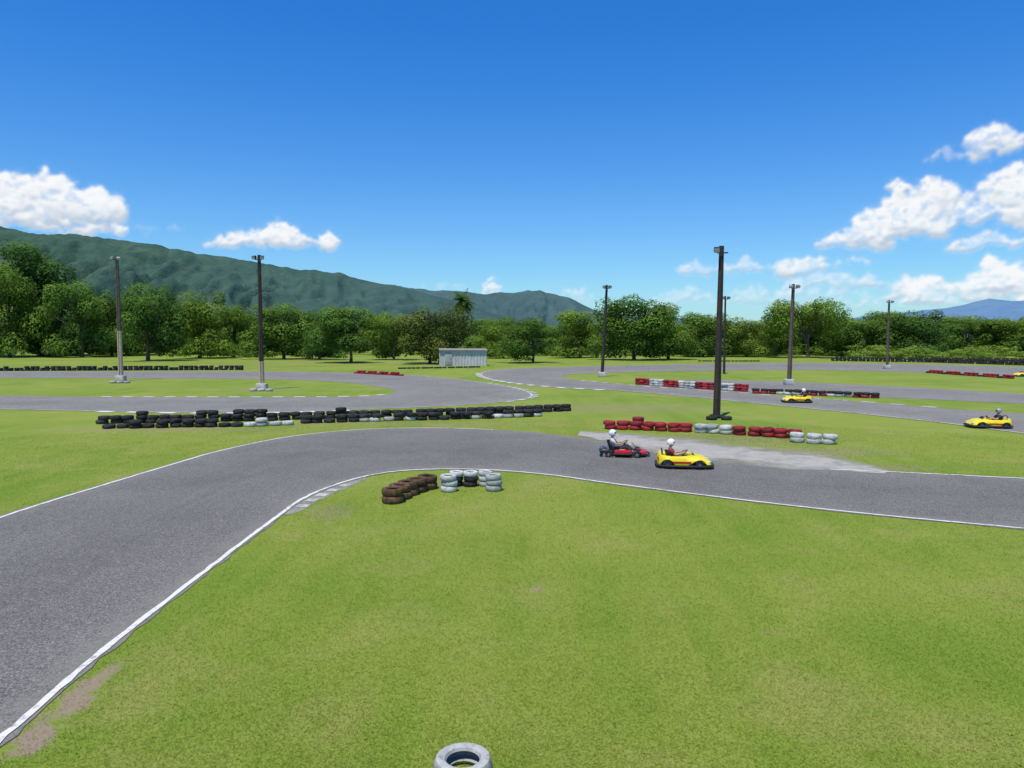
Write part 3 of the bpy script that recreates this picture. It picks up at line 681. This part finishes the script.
for s in (-1,1):
    o_=len(BV); BV+=[(-.39,s*.17,.605),(-.20,s*.27,.44),(.06,s*.165,.505),(.10,s*.150,.53),(-.22,s*.10,.19),(.12,s*.21,.37),(.46,s*.19,.15),(.56,s*.19,.20)]
    BR+=[.058,.042,.027,.024,.085,.058,.036,.028]; BE+=[(2,o_),(o_,o_+1),(o_+1,o_+2),(o_+2,o_+3),(0,o_+4),(o_+4,o_+5),(o_+5,o_+6),(o_+6,o_+7)]
body_me=skinmesh('body',BV,BE,BR,M['skin'],0,1,fing)
def torso_me(mat):
    V=[(-.285,0,.21),(-.35,0,.38),(-.40,0,.56),(-.395,0,.645)]; E=[(0,1),(1,2),(2,3)]; r=[(.135,.165),(.12,.15),(.12,.17),.07]
    for s in (-1,1): o_=len(V); V+=[(-.39,s*.18,.605),(-.25,s*.245,.49)]; r+=[.075,.062]; E+=[(2,o_),(o_,o_+1)]
    return skinmesh('shirt',V,E,r,mat,0,1)
def leg_me(mat):
    V=[(-.28,0,.20)]; E=[]; r=[(.13,.16)]
    for s in (-1,1): o_=len(V); V+=[(-.21,s*.10,.19),(.12,s*.21,.37),(.40,s*.19,.19)]; r+=[.098,.07,.05]; E+=[(0,o_),(o_,o_+1),(o_+1,o_+2)]
    return skinmesh('trousers',V,E,r,mat,0,1)
SH={k:torso_me(M[k]) for k in ('shirtg','shirtd','shirtw','shirtk')}; LG={k:leg_me(M[k]) for k in ('trous','shirtk')}
hs=MB()
def hf(p):
    x,y,z=p
    if x>.45 and -.35<z<.35: x=.45+(x-.45)*.55
    if z<-.55: z=-.55
    return [x,y,z]
hs.ell((-.37,0,.855),(.150,.130,.145),22,16,hf)
vz=MB().ell((-.352,0,.865),(.125,.118,.058),20,10)
def person(kart,label,shirt,leg,helm,group=None):
    p=empty('person',kart.location,kart.rotation_euler.z,label=label,cat='person',group=group); p.scale=kart.scale
    link('body',body_me,p); link('shirt',SH[shirt],p); link('trousers',LG[leg],p)
    h_=link('helmet',hs.mesh('helmet',M[helm]),p); vz.build('visor',M['visor'],h_)
    for s in (-1,1): MB().ell((.52,s*.19,.17),(.10,.045,.055),12,7).build('shoe',M['shoe'],p)
    return p
def place(k,px,py,rz,sc=.95): x,y=G(px,py); k.location=(x,y,.017); k.rotation_euler=(0,0,rz); k.scale=(sc,)*3
GK='yellow karts on the circuit'
k1=yellow_kart('yellow car-bodied kart on the near track just right of the red kart',GK)
k2=copy_tree(k1); tag(k2,'small yellow kart on the far track just right of the tallest pole',group=GK)
k3=copy_tree(k1); tag(k3,'yellow kart on the middle track near the right edge',group=GK)
k4=copy_tree(k1); tag(k4,'far yellow kart cut off by the right edge of the view',group=GK)
k5=red_kart('low red and black kart on the near track left of the yellow one')
place(k1,681,466.5,R(-8)); place(k2,798,402.5,R(172)); place(k3,990,427.5,R(168)); place(k4,1024,376.5,R(175)); place(k5,622,455.5,R(-10),.97)
person(k1,'driver in white helmet and dark red top in the near yellow kart','shirtd','trous','helmw')
person(k2,'driver in white helmet in the small yellow kart right of the tallest pole','shirtk','shirtk','helmw')
person(k3,'driver in grey helmet in the yellow kart near the right edge','shirtk','trous','helmg')
person(k4,'driver in the far yellow kart at the right edge','shirtk','trous','helmg')
person(k5,'driver in white helmet and pale grey top in the red kart','shirtw','shirtk','helmw')
# ---------------- mountains
def ridge(name,prof,Y0,Yr,Y1,mat,nu,nv,rough,seed,gw=150):
    pxs=[p[0] for p in prof]; pys=[p[1] for p in prof]; vs=[];fs=[]
    for i in range(nu+1):
        px=pxs[0]+(pxs[-1]-pxs[0])*i/nu; py=np.interp(px,pxs,pys)
        hr=max(0,ZAT(py,Yr))
        for j in range(nv+1):
            v=j/nv; Y=Y0+(Y1-Y0)*v; vr=(Yr-Y0)/(Y1-Y0); k=v/vr if v<vr else 1-(v-vr)/(1-vr)
            x=XAT(px,Yr)*(1+(Y-Yr)/Yr*.6)
            wx=x+90*mn.noise(Vector((x/300,Y/300,seed))); q=abs(mn.noise(Vector((wx/gw,Y/(gw*5),seed))))*.9+.45*abs(mn.noise(Vector((wx/(gw*.42)+7,Y/(gw*1.8),seed))))+.2*abs(mn.noise(Vector((wx/(gw*.16),Y/(gw*.5),seed))))
            h_=hr*(k**.85)-hr*rough*(min(k,1)*(1-k)*2.6+.05)*(1-min(1,q*1.5))
            q2=mn.fractal(Vector((x/40,Y/40,seed)),.8,2,3); h_+=q2*hr*.010
            if j==0 or j==nv: h_=-5
            vs.append((x,Y,h_))
    for i in range(nu):
        for j in range(nv): a=i*(nv+1)+j; fs.append((a,a+nv+1,a+nv+2,a+1))
    me=bpy.data.meshes.new(name); me.from_pydata(vs,[],fs); me.materials.append(mat); me.polygons.foreach_set('use_smooth',[True]*len(me.polygons)); o=link(name,me); o['kind']='structure'; return o
def mtmat(name,a,b2,scale,bd,far=None):  # blue aerial haze is painted into the slope base colours
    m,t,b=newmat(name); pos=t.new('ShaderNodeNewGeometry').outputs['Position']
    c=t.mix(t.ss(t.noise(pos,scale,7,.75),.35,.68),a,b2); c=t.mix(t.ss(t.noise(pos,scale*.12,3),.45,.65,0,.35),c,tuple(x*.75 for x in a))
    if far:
        sp=t.new('ShaderNodeSeparateXYZ'); t.l.new(pos,sp.inputs[0]); c=t.mix(t.ss(sp.outputs[0],-1900,350,.05,.6),c,far)  # blends more painted haze into the colour towards the right
    t.put(b.inputs['Base Color'],c); b.inputs['Roughness'].default_value=1; b.inputs['Specular IOR Level'].default_value=0
    bn=t.new('ShaderNodeBump'); bn.inputs['Strength'].default_value=1; bn.inputs['Distance'].default_value=bd; t.l.new(t.noise(pos,.045,5,.75),bn.inputs['Height']); t.l.new(bn.outputs[0],b.inputs['Normal']); return m
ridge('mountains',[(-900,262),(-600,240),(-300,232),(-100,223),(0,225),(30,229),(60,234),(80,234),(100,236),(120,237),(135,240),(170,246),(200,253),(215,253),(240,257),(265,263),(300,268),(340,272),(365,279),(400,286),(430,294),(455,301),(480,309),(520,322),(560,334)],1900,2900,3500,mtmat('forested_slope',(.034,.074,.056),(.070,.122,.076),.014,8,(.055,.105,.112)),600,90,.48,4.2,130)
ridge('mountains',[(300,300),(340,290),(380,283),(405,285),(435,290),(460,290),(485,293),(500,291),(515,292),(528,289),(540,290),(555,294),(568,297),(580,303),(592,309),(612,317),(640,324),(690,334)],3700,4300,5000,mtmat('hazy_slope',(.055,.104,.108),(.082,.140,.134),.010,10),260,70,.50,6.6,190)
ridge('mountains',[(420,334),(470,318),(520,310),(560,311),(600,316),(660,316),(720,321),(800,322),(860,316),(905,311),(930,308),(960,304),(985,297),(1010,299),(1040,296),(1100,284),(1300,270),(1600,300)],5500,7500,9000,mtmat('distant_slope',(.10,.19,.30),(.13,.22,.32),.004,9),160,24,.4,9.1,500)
# ---------------- clouds: shell of sky far beyond the mountains
tabs=[np.random.default_rng(50+i).random((257,257)) for i in range(4)]
def vn(x,y,s=0):
    T=tabs[s%4]; xi=np.floor(x).astype(int); yi=np.floor(y).astype(int); fx=x-xi; fy=y-yi; fx=fx*fx*(3-2*fx); fy=fy*fy*(3-2*fy); xi%=256; yi%=256
    return (T[yi,xi]*(1-fx)+T[yi,xi+1]*fx)*(1-fy)+(T[yi+1,xi]*(1-fx)+T[yi+1,xi+1]*fx)*fy
def fbm(x,y,o=5,s=0,r=.5):
    a=0;w_=1;n_=0
    for k in range(o): a=a+w_*vn(x*2**k+17.3*k,y*2**k+9.1*k,s+k); n_+=w_; w_*=r
    return a/n_
ST=.00105
az=np.arange(-.72,.72,ST); el=np.arange(.018,.31,ST); AZg,ELg=np.meshgrid(az,el)
wa=AZg+(fbm(AZg*60,ELg*60,6,0,.65)-.5)*.036; we=ELg+(fbm(AZg*60+50,ELg*60+31,6,1,.65)-.5)*.028
Hf=np.zeros_like(AZg); Al=np.zeros_like(AZg); Vb=np.zeros_like(AZg); cr=random.Random(3)
CL=[(40,198,46,26,1,70),(82,208,44,22,1,60),(12,214,40,16,1,40),(60,226,78,9,.95,60),(272,242,62,10,.9,60),(284,236,26,13,.95,30),(320,241,16,10,.85,20),
(858,240,42,12,.75,50),(896,226,46,22,.85,70),(922,204,34,30,.9,60),(948,200,22,12,.6,24),(996,144,32,18,.75,40),(1012,192,32,28,.9,60),(1050,205,40,40,.95,60),(985,216,34,16,.65,30),(990,243,42,9,.65,40),(940,157,18,6,.4,14),
(950,294,56,16,.75,60),(1005,280,46,20,.85,60),(1055,290,50,26,.85,60),(912,288,28,18,.65,30),(800,268,28,13,.65,36),(742,268,24,9,.5,24),(698,270,20,7,.45,16),(850,263,15,5,.55,10),(830,284,54,11,.42,36),(690,299,40,9,.32,26),(780,297,90,10,.30,50),(490,292,9,15,.75,16),(555,296,38,6,.4,20),(900,304,150,9,.35,60),(160,228,28,5,.25,10),(440,290,30,5,.25,12)]
for px,py,rx,ry,wt,npf in CL:
    d=ray(px,py); a0=math.atan2(d[0],d[1]); f=math.cos(a0); e0=math.atan2(d[2],math.hypot(d[0],d[1])); rxa=rx/F*f*f; rya=ry/F*f
    for q in range(npf):
        u=cr.uniform(-1,1)*.9; prf=(1-abs(u)**2)**.5; v=cr.random()**1.1*prf; rp=min(rya*(.75-.35*v)+.001,rxa*.4)*cr.uniform(.45,1)*(.45+.55*prf)
        ca=a0+u*rxa; ce=e0-rya*.42+v*rya*1.2; ra=rp*1.35
        i0=int((ca-ra-.03-az[0])/ST); i1=int((ca+ra+.03-az[0])/ST); j0=int((ce-rp-.025-el[0])/ST); j1=int((ce+rp+.025-el[0])/ST)
        i0=max(i0,0);j0=max(j0,0)
        if i1<=i0 or j1<=j0: continue
        sl_=(slice(j0,j1),slice(i0,i1)); da=(wa[sl_]-ca)/ra; de=(we[sl_]-ce)/rp; de=np.where(de<0,de*1.9,de)
        k=1-(da*da+de*de); kp=np.clip(k,0,1)
        Hf[sl_]=np.maximum(Hf[sl_],np.sqrt(kp)*rp)
        Al[sl_]=np.maximum(Al[sl_],np.clip(kp*1.7,0,1)*wt)
        Vb[sl_]=np.maximum(Vb[sl_],np.where(kp>0,np.clip((ELg[sl_]-(e0-rya*.5))/(rya*1.5),0,1)+.001,0))
fine=fbm(AZg*110,ELg*150,6,2,.65)
def blur(X,n):
    for _ in range(n):
        X=(np.roll(X,1,0)+np.roll(X,-1,0)+X*2)/4; X=(np.roll(X,1,1)+np.roll(X,-1,1)+X*2)/4
    return X
wide=blur(Al,30)
Al=np.clip(Al*(.25+1.40*fine)*1.1-.05,0,1); Al=np.clip(blur(Al,3)+np.clip(wide*(fine*2.6-1.0),0,1)*.55,0,1)
Hs=blur(Hf,5)+.0014*fine
gy_,gx_=np.gradient(Hs,ST); nn_=np.sqrt(gx_**2+gy_**2+1)
lam=(gx_*.30-gy_*-.75+.6)/nn_
lam=(-gx_*-.30+-gy_*.75+.6)/nn_
shade=np.clip(.50+.42*lam,0,1)*(.74+.26*np.clip(Vb*1.6,0,1)); shade=np.where(Hf>0,shade,.75); shade=blur(shade,2)  # sunlit tops and shaded bases of the clouds, worked into their colour
Al[0,:]=Al[-1,:]=0; Al[:,0]=Al[:,-1]=0
ny,nx=AZg.shape; RS=10500
ce_=np.cos(ELg); V3=np.stack((RS*ce_*np.sin(AZg),RS*ce_*np.cos(AZg),RS*np.sin(ELg)+CAMH),-1).reshape(-1,3)
idx=np.arange(nx*ny).reshape(ny,nx); qd=np.stack((idx[:-1,:-1],idx[:-1,1:],idx[1:,1:],idx[1:,:-1]),-1).reshape(-1,4)
keep=(Al.ravel()[qd].max(1)>.004); qd=qd[keep]; used,inv=np.unique(qd.ravel(),return_inverse=True)
me=bpy.data.meshes.new('sky_clouds'); me.vertices.add(len(used)); me.vertices.foreach_set('co',V3[used].astype(np.float32).ravel())
me.loops.add(len(inv)); me.loops.foreach_set('vertex_index',inv.astype(np.int32).ravel()); me.polygons.add(len(qd)); me.polygons.foreach_set('loop_start',np.arange(0,len(inv),4,dtype=np.int32))
for nm,A_ in (('alpha',Al),('shade',shade)):
    a=me.attributes.new(nm,'FLOAT','POINT'); a.data.foreach_set('value',A_.ravel()[used].astype(np.float32))
me.update(); me.validate()
m=bpy.data.materials.new('cloud_layer'); m.use_nodes=True; t=NT(m.node_tree); t.n.clear()
al_=t.new('ShaderNodeAttribute',attribute_name='alpha').outputs['Fac']; sh_=t.new('ShaderNodeAttribute',attribute_name='shade').outputs['Fac']
em=t.new('ShaderNodeEmission'); t.l.new(t.mix(t.ss(sh_,.35,.85),(.52,.62,.74),(.93,.95,.97)),em.inputs[0]); tr=t.new('ShaderNodeBsdfTransparent'); mx=t.new('ShaderNodeMixShader'); t.l.new(al_,mx.inputs[0]); t.l.new(tr.outputs[0],mx.inputs[1]); t.l.new(em.outputs[0],mx.inputs[2])  # self-lit clouds, painted from shadow grey-blue to sunlit white
ou=t.new('ShaderNodeOutputMaterial'); t.l.new(mx.outputs[0],ou.inputs[0])
try: m.cycles.emission_sampling='NONE'
except Exception as e: print(e)
me.materials.append(m); o=link('sky',me); o['kind']='structure'
# ---------------- sun and sky
EL=R(70); AZ=R(205)
sd=Vector((math.sin(AZ)*math.cos(EL),math.cos(AZ)*math.cos(EL),math.sin(EL)))
sl=bpy.data.lights.new('sun','SUN'); sl.energy=5.0; sl.angle=R(.5); sl.color=(1,.95,.86); so=bpy.data.objects.new('sun',sl); C.objects.link(so); so.rotation_euler=sd.to_track_quat('Z','Y').to_euler(); so.location=(0,0,60)
w=bpy.data.worlds.new('World'); S.world=w; w.use_nodes=True; t=NT(w.node_tree); bg=w.node_tree.nodes['Background']
try: w.cycles.sampling_method='MANUAL'; w.cycles.sample_map_resolution=256
except Exception as e: print(e)
sky=t.new('ShaderNodeTexSky',sky_type='NISHITA'); sky.sun_disc=False; sky.sun_elevation=EL; sky.sun_rotation=AZ; sky.air_density=1.0; sky.dust_density=.3; sky.ozone_density=2.5; sky.altitude=0
tc=t.new('ShaderNodeTexCoord').outputs['Generated']; sp=t.new('ShaderNodeSeparateXYZ'); t.l.new(tc,sp.inputs[0])
hsv=t.mix(1,sky.outputs[0],t.mix(t.ss(sp.outputs[2],-.02,.42),(.60,.94,1.18),(.17,.74,1.42)),'MULTIPLY')
t.put(bg.inputs[0],hsv); bg.inputs[1].default_value=.12
